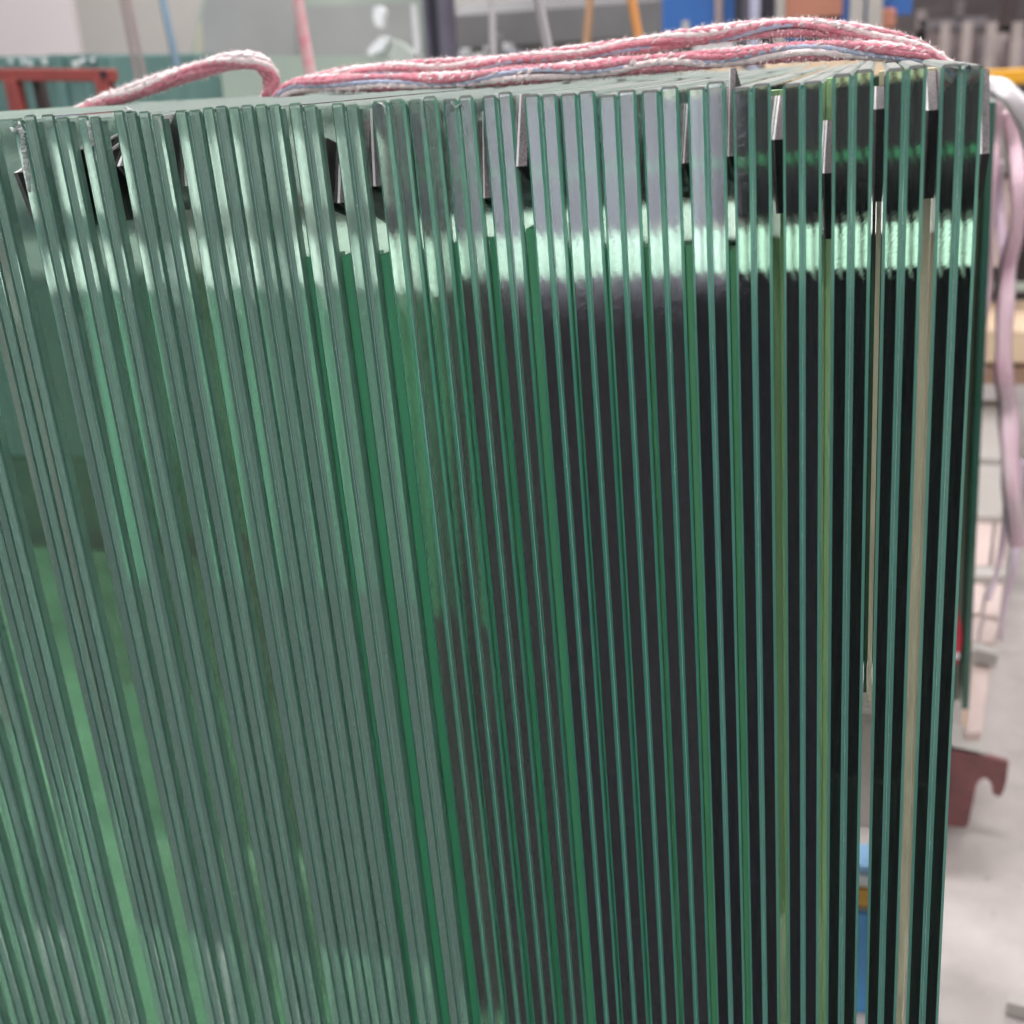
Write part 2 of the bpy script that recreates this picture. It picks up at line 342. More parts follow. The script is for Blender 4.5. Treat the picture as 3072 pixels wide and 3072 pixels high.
# spacers: square pads of black rubber wedged cornerwise in the gaps
def pad(i, py, upx, low, setback, lab, x0=None, x1=None, name='rubber_spacer'):
    """i: pane on its left; py: sighted row of the nose; up/low: px lengths of the upper and the lower face"""
    if i < NP - 1: sa, sb = EDGE_S[i][1] + 0.00015, EDGE_S[i + 1][0] - 0.00015
    else: sa, sb = EDGE_S[i][1] + 0.00015, EDGE_S[i][1] + 0.0046
    px = PANES[i][1]; p = at(px, py, setback)
    k = (p - EYE).length / F / 0.95
    upm, lowm = upx * k, low * k; size = math.hypot(upm, lowm); b = math.atan2(lowm, upm)
    du = Vector((math.sin(b), math.cos(b))) * size; dl = Vector((math.cos(b), -math.sin(b))) * size     # (y,z)
    T = tag(link(bpy.data.objects.new(name, None)), lab, 'spacer', 'rubber spacers wedged between the panes')
    q = [Vector((0, 0)), du, du + dl, dl]
    ss = max(sb - sa, 0.0008); e = 0.00025
    bm = bmesh.new()
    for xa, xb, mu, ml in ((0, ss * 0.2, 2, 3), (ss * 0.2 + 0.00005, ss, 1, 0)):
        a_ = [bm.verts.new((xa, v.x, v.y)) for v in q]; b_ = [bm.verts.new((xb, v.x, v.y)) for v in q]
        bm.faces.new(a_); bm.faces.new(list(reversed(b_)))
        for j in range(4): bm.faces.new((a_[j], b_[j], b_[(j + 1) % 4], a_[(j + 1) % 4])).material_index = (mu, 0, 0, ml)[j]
    bpy.data.objects.remove(T)
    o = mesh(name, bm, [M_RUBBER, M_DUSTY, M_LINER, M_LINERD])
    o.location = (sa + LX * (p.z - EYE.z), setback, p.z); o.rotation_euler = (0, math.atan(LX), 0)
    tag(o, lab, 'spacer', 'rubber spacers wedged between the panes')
pad(33, 462, 200, 133, 0.004, 'grainy rubber spacer stuck to the outer right side of the stack')
pad(32, 332, 90, 230, 0.004, 'square black spacer in the first gap from the right')
pad(31, 328, 50, 240, 0.004, 'square black spacer in the second gap from the right')
pad(30, 520, 125, 190, 0.004, 'black spacer in the third gap from the right, lowest of the right-hand ones')
pad(29, 420, 105, 205, 0.006, 'black spacer in the fourth gap from the right, slanting white edge')
pad(28, 470, 222, 85, 0.004, 'slim dark spacer reaching up to the pane tops, fifth gap from the right')
pad(27, 490, 150, 105, 0.006, 'slim dark spacer in the sixth gap from the right')
pad(26, 560, 120, 50, 0.02, 'thin spacer barely showing in the seventh gap from the right')
pad(25, 560, 130, 50, 0.02, 'thin spacer barely showing in the eighth gap from the right')
pad(23, 500, 185, 90, -0.003, 'large diamond-shaped spacer standing proud at the middle of the stack')
pad(22, 595, 225, 55, 0.002, 'long thin dark spacer left of the large diamond-shaped one')
pad(21, 600, 200, 60, 0.012, 'grey spacer below the pale curved splinter')
pad(19, 560, 200, 40, 0.008, 'dark spacer in the fifth gap left of the large diamond-shaped one')
pad(18, 610, 205, 85, 0.010, 'dark spacer with a glinting edge in the wider gap left of the middle')
pad(17, 620, 170, 50, 0.010, 'grey folded-looking spacer right of the four tightly packed panes')
pad(13, 560, 170, 40, 0.012, 'dark spacer left of the four tightly packed panes')
pad(11, 500, 120, 130, 0.008, 'black spacer with a pale top edge in the third gap from the left')
pad(10, 470, 50, 170, 0.012, 'narrow dark spacer in the second gap from the left')
pad(9, 470, 40, 180, 0.010, 'dark grey spacer beside the pane with the long chip')
pad(8, 520, 40, 155, 0.012, 'large grey spacer at the left edge of the picture')

# interleaf strips in the gaps, coloured like light on the glass side faces
def gleam(i, y0, y1, f0, f1, m, lab, yd=0.006):
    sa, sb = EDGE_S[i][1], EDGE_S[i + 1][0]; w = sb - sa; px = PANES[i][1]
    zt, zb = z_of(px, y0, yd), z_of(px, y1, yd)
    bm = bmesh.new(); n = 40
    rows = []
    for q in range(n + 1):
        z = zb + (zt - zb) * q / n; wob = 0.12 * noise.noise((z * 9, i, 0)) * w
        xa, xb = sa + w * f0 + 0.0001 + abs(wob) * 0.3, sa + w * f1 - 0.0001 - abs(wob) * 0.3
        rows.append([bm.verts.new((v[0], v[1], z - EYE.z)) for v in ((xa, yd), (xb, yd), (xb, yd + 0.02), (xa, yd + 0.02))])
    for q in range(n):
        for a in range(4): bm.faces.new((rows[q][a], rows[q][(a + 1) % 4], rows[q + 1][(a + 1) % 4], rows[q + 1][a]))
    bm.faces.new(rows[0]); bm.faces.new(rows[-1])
    o = mesh('gleam_strip', bm, m); o.location.z = EYE.z; o.rotation_euler = (0, math.atan(LX), 0)
    tag(o, lab, 'gleam', 'interleaf strips between the panes')
gleam(32, 210, 3400, 0.02, 0.98, M_CARD, 'beige interleaf strip in the first gap from the right', 0.050)
gleam(31, 215, 2110, 0.42, 0.98, M_CARD, 'narrow beige interleaf strip in the second gap from the right', 0.050)
gleam(31, 230, 2080, 0.03, 0.41, mat('dark_green_gleam', (0.06, 0.16, 0.09), 0.5, col2=(0.04, 0.10, 0.06), scale=20), 'dark green interleaf strip beside the narrow beige one', 0.052)
M_IG = [mat('green_gleam_%d' % q, c, 0.5, col2=tuple(v * 0.85 for v in c), scale=14, bump=0.2, bscale=500, stretch=(4, 4, 0.5)) for q, c in enumerate(((0.05, 0.30, 0.14), (0.07, 0.34, 0.16), (0.10, 0.38, 0.17), (0.16, 0.42, 0.19)))]
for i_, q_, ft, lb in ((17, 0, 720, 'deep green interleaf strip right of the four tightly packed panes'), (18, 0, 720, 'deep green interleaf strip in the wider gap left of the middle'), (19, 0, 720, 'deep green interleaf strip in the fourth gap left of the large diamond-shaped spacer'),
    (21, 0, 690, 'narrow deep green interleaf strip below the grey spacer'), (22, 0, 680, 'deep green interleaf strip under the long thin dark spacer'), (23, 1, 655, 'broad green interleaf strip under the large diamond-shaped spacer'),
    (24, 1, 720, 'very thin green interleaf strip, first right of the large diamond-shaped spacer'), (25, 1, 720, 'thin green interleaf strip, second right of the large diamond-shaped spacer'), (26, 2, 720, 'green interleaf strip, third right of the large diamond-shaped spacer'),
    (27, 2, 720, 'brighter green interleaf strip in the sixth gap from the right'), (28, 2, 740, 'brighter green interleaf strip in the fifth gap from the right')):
    gleam(i_, ft, 3500, 0.02, 0.98, M_IG[q_], lb, 0.006)
gleam(30, 232, 3400, 0.02, 0.98, M_GLEAM_G, 'olive green interleaf strip in the third gap from the right', 0.048)
gleam(29, 262, 3400, 0.02, 0.98, M_GLEAM_G, 'olive green interleaf strip in the fourth gap from the right', 0.055)

# the steel and rubber rack that carries the stack, with added tint boards
M_MAROON = mat('maroon_paint', (0.25, 0.095, 0.10), 0.5, col2=(0.16, 0.065, 0.065), scale=22, bump=0.5)
M_RED = mat('red_oxide_paint', (0.32, 0.062, 0.055), 0.5, col2=(0.24, 0.05, 0.045), scale=12)
M_BLACKB = mat('shade_board_black', (0.0035, 0.0033, 0.004), 1.0, spec=0.0)
M_DGREY = mat('grey_backing', (0.17, 0.17, 0.155), 0.7, col2=(0.09, 0.085, 0.075), scale=2.5, stretch=(1, 1, 0.5))
M_BRIGHT = mat('light_band_white', (0.88, 0.9, 0.86), 0.8, col2=(0.84, 0.86, 0.83))
RK = thing('stack_rack', 'dark rack carrying the tall stack of laminated panes, with added boards tinting the glass', 'rack')
for y in (0.06, 0.30):
    bm = bmesh.new(); box(bm, (-0.95, y, 0.16), (0.12, y + 0.1, 0.257), bevel=0.004); mesh('bearer', bm, M_RUBBER, RK)
for y in (0.06, 0.30):
    for x in (-0.9, 0.02):
        bm = bmesh.new(); box(bm, (x, y + 0.02, 0.003), (x + 0.06, y + 0.08, 0.158), bevel=0.003); mesh('leg', bm, M_MAROON, RK)
XS = -0.30
M_GREENB = mat('tint_board_green', (0.14, 0.56, 0.28), 0.6, col2=(0.10, 0.44, 0.22), scale=3)
M_LILACB = mat('tint_board_lilac', (0.17, 0.145, 0.21), 0.6)
def leanboard(name, x0, x1, z0, z1, m, ytop=0.975, ybot=0.845, thk=0.012):
    def yy(z): return ybot + (ytop - ybot) * (z - 0.30) / (1.30 - 0.30)
    bm = bmesh.new(); prism(bm, [(x0, yy(z0), z0), (x0, yy(z1), z1), (x0, yy(z1) + thk, z1), (x0, yy(z0) + thk, z0)], (x1 - x0, 0, 0)); mesh(name, bm, m, RK)
leanboard('added_rear_board', -0.86, XS - 0.003, 0.84, 1.260, M_GREENB)  # green board added behind the stack to turn the gap views green
leanboard('added_rear_board', -0.86, XS - 0.003, 0.30, 0.837, mat('tint_board_brown', (0.12, 0.10, 0.08), 0.8, col2=(0.06, 0.07, 0.055), scale=5))  # brown board added to colour the lower part of the left faces
def slantboard(xl, xr, z0, z1, m, thk=0.012):
    """added rear board whose side edges may slant: xl/xr = (x at z0, x at z1)"""
    def yy(z): return 0.845 + 0.13 * (z - 0.30)
    bm = bmesh.new(); a_ = [bm.verts.new(p) for p in ((xl[0], yy(z0), z0), (xr[0], yy(z0), z0), (xr[1], yy(z1), z1), (xl[1], yy(z1), z1))]
    b_ = [bm.verts.new(v.co + Vector((0, thk, 0))) for v in a_]
    bm.faces.new(a_); bm.faces.new(list(reversed(b_)))
    for j in range(4): bm.faces.new((a_[j], b_[j], b_[(j + 1) % 4], a_[(j + 1) % 4]))
    mesh('added_rear_board', bm, m, RK)
gb, gt = at(2586, 3072, 0.86), at(2602, 2060, 0.91)
def gx(z): return gb.x + (gt.x - gb.x) * (z - gb.z) / (gt.z - gb.z)
slantboard((XS, XS), (gx(0.30) - 0.008, gx(0.70) - 0.008), 0.30, 0.70, M_BLACKB)  # black boards added behind the stack to keep the pane faces dark
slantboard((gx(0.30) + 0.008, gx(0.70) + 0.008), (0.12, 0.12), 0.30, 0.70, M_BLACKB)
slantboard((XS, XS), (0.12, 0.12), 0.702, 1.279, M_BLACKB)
bm = bmesh.new(); prism(bm, [(-0.90, 0.955, 1.258), (-0.90, 1.008, 1.314), (-0.90, 1.015, 1.314), (-0.90, 1.015, 1.258)], (0.90 + XS - 0.001, 0, 0)); mesh('light_band_strip', bm, M_BRIGHT, RK)  # sloped white strip added to catch light and make the mint band
bm = bmesh.new(); prism(bm, [(XS, 0.974, 1.281), (XS, 1.008, 1.322), (XS, 1.015, 1.322), (XS, 1.015, 1.281)], (0.100 - XS, 0, 0)); mesh('light_band_strip', bm, M_BRIGHT, RK)
bm = bmesh.new(); box(bm, (-0.10, 1.03, 1.330), (0.13, 1.04, 1.389), bevel=0.001); mesh('added_upper_slat', bm, M_BLACKB, RK)  # unseen black slats, added to darken the right-hand pane tops
bm = bmesh.new(); box(bm, (-0.10, 1.03, 1.400), (0.13, 1.04, 1.470), bevel=0.001); mesh('added_upper_slat', bm, M_BLACKB, RK)
bm = bmesh.new(); box(bm, (-0.42, 1.03, 1.332), (-0.102, 1.04, 1.389), bevel=0.001); mesh('added_upper_slat', bm, M_LILACB, RK)  # lilac slats added to tone the middle pane tops
bm = bmesh.new(); box(bm, (-0.42, 1.03, 1.400), (-0.102, 1.04, 1.465), bevel=0.001); mesh('added_upper_slat', bm, M_LILACB, RK)
bm = bmesh.new(); box(bm, (-0.38, 1.032, 1.3895), (0.13, 1.038, 1.3995)); mesh('green_line_strip', bm, mat('green_line_tint', (0.06, 0.50, 0.22), 0.5), RK)  # added for the thin green line of light in the faces
bm = bmesh.new(); prism(bm, [(-1.15, 1.000, 1.355), (-1.15, 1.047, 1.440), (-1.15, 1.055, 1.440), (-1.15, 1.055, 1.355)], (0.70, 0, 0)); mesh('added_white_slat', bm, M_BRIGHT, RK)  # tilted white slat, added for pale patches in the left faces
for x in (-0.84, -0.5, 0.075):
    bm = bmesh.new(); box(bm, (x, 1.060, 0.003), (x + 0.03, 1.090, 1.44)); mesh('rear_post', bm, M_MAROON, RK)
bm = bmesh.new(); box(bm, (-3.4, -0.25, 0.0), (-0.10, 4.5, 0.004)); struct(mesh('gap_tint_floor', bm, mat('gap_tint_green', (0.14, 0.33, 0.18), 0.5, col2=(0.05, 0.15, 0.08), scale=4.5)))  # green floor area added to tint what shows through the gaps

# ------------------------------------------------------------------ workshop behind
M_TEAL = mat('teal_glass_edge', (0.14, 0.25, 0.235), 0.3, col2=(0.09, 0.17, 0.165), scale=6, stretch=(6, 1, 0.3), bump=0.4)
M_FROST = mat('dusty_grey_glass', (0.42, 0.42, 0.41), 0.3, col2=(0.33, 0.33, 0.33), scale=2)
M_PALEG = mat('pale_green_glass', (0.45, 0.50, 0.44), 0.3, col2=(0.36, 0.42, 0.37), scale=2)
M_DARK = mat('black_steel', (0.02, 0.018, 0.03), 0.5)
M_VIOLET = mat('grey_steel', (0.12, 0.11, 0.15), 0.5)
M_LILAC = mat('lilac_paint', (0.45, 0.46, 0.62), 0.5)
M_BLUE = mat('blue_paint', (0.03, 0.13, 0.42), 0.5, col2=(0.025, 0.11, 0.36), scale=4)
M_TERRA = mat('terracotta_board', (0.52, 0.21, 0.14), 0.7, col2=(0.44, 0.19, 0.13), scale=5)
M_WOOD = mat('pale_timber', (0.80, 0.60, 0.42), 0.7, col2=(0.70, 0.52, 0.36), scale=10, stretch=(0.4, 4, 4))
M_WOODD = mat('brown_timber', (0.36, 0.22, 0.15), 0.7, scale=10, stretch=(0.4, 4, 4))
M_YEL = mat('yellow_paint', (0.80, 0.42, 0.02), 0.4, col2=(0.75, 0.36, 0.03), scale=4)
M_PINKW = mat('pinkish_white_board', (0.62, 0.49, 0.46), 0.6, col2=(0.56, 0.44, 0.41), scale=5)
M_GREYW = mat('pale_grey_board', (0.46, 0.43, 0.405), 0.6, col2=(0.40, 0.37, 0.345), scale=5)
M_STEELD = mat('dark_steel', (0.07, 0.055, 0.055), 0.5)
M_ORANGE = mat('orange_cord', (0.70, 0.30, 0.10), 0.7)
M_BROWNC = mat('brown_cord', (0.42, 0.24, 0.14), 0.7)
M_PINKC = mat('pink_cord', (0.72, 0.30, 0.34), 0.8, col2=(0.72, 0.50, 0.50), scale=60)
M_GREYC = mat('grey_cord', (0.50, 0.46, 0.48), 0.8)
M_TAUPE = mat('taupe_cable', (0.32, 0.25, 0.25), 0.6)
M_BLUEC = mat('blue_cable', (0.20, 0.29, 0.38), 0.7)
M_YTINT = mat('yellowed_pane', (0.62, 0.55, 0.40), 0.4, col2=(0.52, 0.49, 0.40), scale=2)
M_REDP = mat('red_plastic', (0.62, 0.05, 0.08), 0.25, col2=(0.55, 0.04, 0.07))
M_SHEET = mat('white_plastic', (0.85, 0.85, 0.88), 0.3)

def single(name, px0, py0, px1, py1, Y, th, m, lab, cat, group=None, z0=None, bevel=0.0):
    return tag(pbox(name, px0, py0, px1, py1, Y, th, m, z0=z0, bevel=bevel), lab, cat, group)
def bar(name, p0, p1, w, th, m, parent=None):
    """rectangular bar between two world points, w wide across, th deep"""
    p0, p1 = Vector(p0), Vector(p1); d = (p1 - p0).normalized(); a = d.cross(Vector((0, 1, 0))).normalized()
    if a.length < 0.5: a = Vector((1, 0, 0))
    b = a.cross(d).normalized(); bm = bmesh.new()
    vs = [bm.verts.new(q + a * (w / 2 * i) + b * (th / 2 * j)) for q in (p0, p1) for i, j in ((-1, -1), (1, -1), (1, 1), (-1, 1))]
    for q in ((0, 1, 2, 3), (7, 6, 5, 4), (0, 4, 5, 1), (1, 5, 6, 2), (2, 6, 7, 3), (3, 7, 4, 0)): bm.faces.new([vs[j] for j in q])
    bmesh.ops.bevel(bm, geom=list(bm.edges), offset=min(w, th) * 0.08, segments=1, affect='EDGES')
    return mesh(name, bm, m, parent)

# stack of teal glass at the left
T = thing('glass_stack', 'stack of teal glass sheets with grey chipped tops behind the red frame', 'glass stack')
rg = random.Random(3)
a, b = at(-300, 172, 2.6), at(332, 172, 2.6); n = 26
for q in range(n):
    x = a.x + (b.x - a.x) * q / n; x2 = a.x + (b.x - a.x) * (q + 0.85) / n
    bm = bmesh.new(); box(bm, (x, 2.6 + rg.uniform(0, .02), 0.35), (x2, 3.4, a.z - 0.01 - rg.uniform(0, 0.012) - (x - a.x) * 0.02), bevel=0.002); mesh('sheet', bm, M_TEAL, T)
bm = bmesh.new(); box(bm, (a.x - .05, 2.62, 0.003), (b.x, 3.4, 0.34), bevel=0.01); mesh('base', bm, mat('dark_green_block', (0.05, 0.10, 0.08), 0.6), T)
for q in range(16):
    x = rg.uniform(a.x, b.x - .02); bm = bmesh.new(); zc = a.z - 0.02 - (x - a.x) * .02 - rg.uniform(0, .012); box(bm, (x, 2.585, zc - rg.uniform(.004, .02)), (x + rg.uniform(.006, .016), 2.597, zc), bevel=0.002); mesh('edge_chip', bm, M_CHIP, T)

# red frame
T = thing('red_trestle', 'red oxide steel frame with square tube posts at the top left', 'steel frame')
Y = 1.75
bar('top_rail', at(-260, 222, Y), at(345, 226, Y), 0.026, 0.026, M_RED, T)
for x0, x1 in ((38, 70), (312, 335)):
    p = at(x0, 236, Y); q_ = at(x1, 345, Y); d = (q_ - p); e = p + d * ((0.0 - p.z + 0.004) / d.z) if abs(d.z) > 1e-3 else q_
    bar('post', p, (p.x + 0.03, Y, 0.003), 0.032, 0.03, M_RED, T)
    if x0 < 100: bar('post', (p.x + 0.045, Y + 0.03, p.z), (p.x + 0.075, Y + 0.03, 0.003), 0.02, 0.03, M_STEELD, T)
p = at(322, 222, Y); bm = bmesh.new(); bmesh.ops.create_cone(bm, segments=14, radius1=0.008, radius2=0.008, depth=0.004, cap_ends=True, matrix=Matrix.Translation((p.x, Y - 0.016, p.z)) @ Matrix.Rotation(R(90), 4, 'X'))
mesh('bolt_hole', bm, M_DARK, T)

# hanging cables and cords
def cable(name, px0, py0, px1, py1, Y, r_, m, lab, cat='cord', group=None, sag=0.0):
    p0, p1 = at(px0, py0, Y), at(px1, py1, Y); d = (p1 - p0)
    P = [p0 - d * 1.2, p0, p0 + d * 0.5 + Vector((sag, 0, 0)), p1, p1 + d * 0.6]
    bm = bmesh.new(); tube(bm, smoothpath(P, 8), r_, 10); return tag(mesh(name, bm, m, smooth=True), lab, cat, group)
cable('cable', 366, 0, 398, 165, 2.3, 0.0065, M_TAUPE, 'left one of two thin brown cables hanging before the pale wall', 'cable')
cable('cable', 386, 0, 420, 165, 2.3, 0.0065, M_TAUPE, 'right one of two thin brown cables hanging before the pale wall', 'cable')
cable('cable', 488, 0, 522, 160, 2.3, 0.010, M_BLUEC, 'dusty blue cable hanging before the pale wall', 'cable')
cable('cord', 893, 0, 930, 215, 1.05, 0.0085, M_PINKC, 'pink cord running up from the rope beside the grey panes')
cable('cord', 1475, 0, 1480, 175, 3.2, 0.010, M_GREYC, 'thin grey cord hanging before the dark machine')
cable('cord', 1615, 0, 1648, 165, 1.1, 0.0070, M_GREYC, 'pale grey cord rising from the rope, left of the two orange ones')
cable('cord', 1770, 0, 1758, 150, 2.4, 0.010, M_BROWNC, 'brown cord hanging left of the orange one')
cable('cord', 1896, 0, 1922, 150, 1.6, 0.0085, M_ORANGE, 'bright orange cord hanging beside the blue panel')

# glass panes leaning behind
T = thing('leaning_panes', 'dusty grey glass panes leaning in a rack behind the rope', 'glass panes')
def quad(name, pts, Y, th, m, parent):
    bm = bmesh.new(); P = [at(x, y, Y) for x, y in pts]; prism(bm, P, (0, th, 0)); return mesh(name, bm, m, parent)
quad('pane', [(545, 480), (575, 150), (620, -60), (1310, -60), (1300, 480)], 3.4, 0.02, M_PALEG, T)
quad('yellowed_strip', [(555, 480), (590, 90), (655, -60), (700, -60), (618, 60), (640, 480)], 3.36, 0.012, M_YTINT, T)
quad('pane', [(640, 480), (605, 55), (630, -60), (880, -60), (905, 480)], 3.32, 0.02, M_FROST, T)
quad('pane', [(905, 480), (890, 20), (1235, 10), (1262, 480)], 3.28, 0.02, M_FROST, T)
quad('pale_edge', [(1232, 12), (1246, 12), (1282, 400), (1262, 400)], 3.2, 0.02, M_SHEET, T)
quad('lower_pane', [(560, 480), (560, 166), (1290, 168), (1290, 480)], 3.24, 0.012, M_PALEG, T)
o = thing('light_blob', 'white blob of reflected light behind the rope', 'light patch')  # bright reflections modelled as solid white and grey patches
quad('light_patch', [(1100, 160), (1110, 140), (1140, 110), (1168, 118), (1150, 150), (1112, 166)], 3.1, 0.05, M_SHEET, o)
quad('light_patch', [(1168, 118), (1200, 130), (1240, 162), (1250, 260), (1190, 270), (1178, 200), (1160, 150)], 3.12, 0.05, mat('reflection_grey', (0.55, 0.6, 0.56), 0.3), o)
quad('light_patch', [(1122, 20), (1138, 18), (1152, 34), (1146, 84), (1128, 78), (1118, 50)], 3.12, 0.03, M_SHEET, o)

# black column
T = thing('steel_column', 'black steel column with grey flanges behind the rope', 'column')
p, q_ = at(1262, 0, 3.0), at(1338, 0, 3.0)
bm = bmesh.new(); box(bm, (p.x + .004, 3.0, 0.003), (p.x + 0.018, 3.08, 3.2)); mesh('flange', bm, M_VIOLET, T)
bm = bmesh.new(); box(bm, (p.x + 0.019, 3.01, 0.003), (q_.x - 0.03, 3.07, 3.2)); mesh('web', bm, M_DARK, T)
bm = bmesh.new(); box(bm, (q_.x - 0.029, 3.0, 0.003), (q_.x, 3.08, 3.2)); mesh('flange', bm, M_VIOLET, T)

# long grey machine with clutter before it
T = thing('grey_machine', 'long grey machine housing with a dark slot below, behind the rope', 'machine')
pbox('housing', 1335, 14, 2010, 140, 5.0, 0.9, mat('machine_grey', (0.20, 0.195, 0.20), 0.5, col2=(0.15, 0.145, 0.15), scale=3), T, bevel=0.05)
a, b = at(1335, 100, 5.06), at(2010, 130, 5.06)
bm = bmesh.new(); box(bm, (a.x, 5.06, 0.003), (b.x, 5.8, at(1335, 100, 5.06).z)); mesh('plinth', bm, mat('dark_brown_panel', (0.07, 0.06, 0.055), 0.6), T)
rg = random.Random(8)
for q, (x, y, w, h, c) in enumerate([(1340, 160, 40, 50, (.5, .5, .55)), (1376, 145, 26, 40, (.6, .6, .62)), (1418, 160, 24, 30, (.8, .8, .8)), (1450, 140, 20, 40, (.55, .53, .55)), (1470, 100, 26, 90, (.25, .25, .26)),
                                    (1500, 150, 60, 50, (.12, .13, .18)), (1508, 128, 18, 24, (.6, .6, .6)), (1570, 155, 80, 50, (.13, .14, .18)), (1290, 140, 18, 60, (.2, .2, .22))]):
    single('steel_part', x, y, x + w, y + h + 160, 4.2, 0.12, mat('scrap_%d' % q, c, 0.3), ['pale grey steel block beside the column', 'rounded grey fitting behind the rope', 'small white fitting behind the rope', 'pale upright bracket behind the rope', 'dark grey upright behind the rope',
            'low blue-grey block behind the rope', 'small pale knob on the blue-grey block', 'second low blue-grey block further right', 'dark stub beside the black column'][q], 'steel part', 'loose steel parts on the bench', z0=0.9, bevel=0.01)
a, b = at(1270, 200, 4.1), at(1700, 200, 4.1)
T = thing('work_bench', 'low dark bench carrying loose steel parts', 'bench')
bm = bmesh.new(); box(bm, (a.x, 4.1, 0.84), (b.x, 4.7, 0.897), bevel=0.004); mesh('bench_top', bm, M_STEELD, T)
for x in (a.x + .05, b.x - .1):
    bm = bmesh.new(); box(bm, (x, 4.2, 0.003), (x + .06, 4.26, 0.838)); mesh('leg', bm, M_STEELD, T)

# blue rack and boards
T = thing('blue_rack', 'bright blue steel rack panel with grey and black uprights', 'rack')
Y = 3.8
pbox('panel', 1985, -140, 2148, 118, Y, 0.03, M_BLUE, T)
pbox('panel', 2162, -140, 2212, 118, Y, 0.03, M_BLUE, T)
pbox('upright', 2145, -140, 2166, 118, Y - .05, 0.04, M_TAUPE, T)
pbox('upright', 2205, -140, 2222, 330, Y - .06, 0.04, M_DARK, T, z0=0.003)
pbox('upright', 2222, -140, 2248, 330, Y - .05, 0.04, M_VIOLET, T, z0=0.003)
pbox('upright', 2252, -140, 2272, 330, Y - .16, 0.04, M_LILAC, T, z0=0.003)
pbox('back', 2262, -140, 2318, 330, Y + .05, 0.04, M_DARK, T, z0=0.003)
pbox('sign', 2046, 62, 2066, 104, Y - .012, 0.01, M_GREYW, T)
T = thing('board_rack', 'rack of terracotta and blue boards above the right half of the rope', 'rack')
Y = 4.4
pbox('upright', 2312, -140, 2346, 330, Y - .05, 0.05, M_GREYW, T, z0=0.003)
pbox('board', 2345, -140, 2526, 46, Y, 0.25, M_TERRA, T)
pbox('blue_board', 2340, 44, 2412, 120, Y + .04, 0.05, M_BLUE, T)
pbox('dark_shelf', 2412, 56, 2520, 130, Y + .05, 0.2, M_STEELD, T)
pbox('blue_board', 2526, -140, 2560, 120, Y + .02, 0.05, M_BLUE, T)
pbox('upright', 2556, -140, 2578, 330, Y - .05, 0.05, M_GREYW, T, z0=0.003)
pbox('blue_board', 2578, -140, 2612, 120, Y + .02, 0.05, M_BLUE, T)
pbox('upright', 2610, -140, 2632, 330, Y - .05, 0.05, M_GREYW, T, z0=0.003)
pbox('blue_board', 2634, -140, 2735, 42, Y + .05, 0.05, M_BLUE, T)
pbox('board', 2632, 26, 2686, 86, Y, 0.05, M_TERRA, T, bevel=0.01)
# timbers low behind the stack's top
for q, (x0, x1) in enumerate(((2020, 2192), (2292, 2440), (2442, 2590), (2592, 2800))):
    single('timber', x0, 196 - q * 8, x1, 330, 3.0, 0.3, M_WOOD, ['pale timber block left of the black gap under the rope', 'pale timber block right of the black gap', 'pale timber block in the middle of the row', 'pale timber block at the right of the row'][q], 'timber', 'pale timber blocks in a row', bevel=0.004, z0=1.2)
bm = bmesh.new(); a, b = at(1990, 300, 2.95), at(2830, 300, 2.95)
T = thing('trestle', 'dark trestle carrying the pale timber blocks', 'trestle')
box(bm, (a.x, 2.98, 1.14), (b.x, 3.36, 1.197), bevel=0.003); mesh('beam', bm, M_STEELD, T)
for x in (a.x + .05, b.x - .1):
    bm = bmesh.new(); box(bm, (x, 3.1, 0.003), (x + .06, 3.2, 1.138)); mesh('leg', bm, M_STEELD, T)

# grey junk far right: standing sheets and posts
T = thing('sheet_store', 'far grey-brown store of upright sheets and posts', 'storage rack')
rg = random.Random(5)
for q in range(16):
    x = 2735 + q * 25 + rg.uniform(-6, 6); c = rg.choice([(.34, .28, .27), (.22, .17, .17), (.45, .38, .37), (.30, .25, .27), (.40, .30, .26)])
    pbox('sheet', x, rg.uniform(95, 150), x + rg.uniform(16, 30), 330, 7.5 + rg.uniform(0, 1), 0.05, mat('store_%d' % q, c, 0.7), T, z0=0.003)
for x in (2825, 2890, 2962, 3040): pbox('post', x, 66, x + 9, 330, 7.3, 0.05, mat('store_post_%d' % x, (.45, .38, .36), 0.6), T, z0=0.003)
for q, (x, y, w, h) in enumerate([(2752, 30, 18, 150), (2870, 0, 20, 60), (3010, -30, 34, 190), (2700, 95, 100, 26), (2760, 60, 200, 16), (2950, 85, 180, 14)]):
    pbox('beam', x, y, x + w, y + h, 8.8, 0.1, mat('store_beam_%d' % q, ((.42, .36, .35), (.25, .22, .22), (.10, .07, .07), (.22, .17, .17), (.27, .24, .26), (.14, .10, .10))[q], 0.7), T)

# yellow beam and what stands by it
single('guard_rail', 2900, 214, 3300, 241, 3.6, 0.08, M_YEL, 'bright yellow painted beam at the right edge behind the stack', 'guard rail', bevel=0.006)
T = thing('storage_shelf', 'dark storage shelf with a timber shelf board at the right edge', 'shelf')
Y = 3.7
pbox('dark_back', 2930, 243, 3320, 1004, Y + .7, 0.05, M_STEELD, T)
pbox('pale_box', 2900, 300, 3028, 520, Y + .2, 0.3, M_GREYW, T)
pbox('pale_box', 2900, 540, 3014, 800, Y + .2, 0.3, M_PINKW, T)
pbox('pale_box', 3040, 400, 3200, 640, Y + .22, 0.3, M_GREYW, T)
pbox('green_rail', 2990, 850, 3300, 872, Y + .2, 0.03, M_PALEG, T)
pbox('shelf_board', 2900, 985, 3320, 1096, Y - .1, 0.5, M_WOOD, T, bevel=0.01)
pbox('shelf_edge', 2900, 1098, 3320, 1158, Y - .08, 0.06, M_WOODD, T)
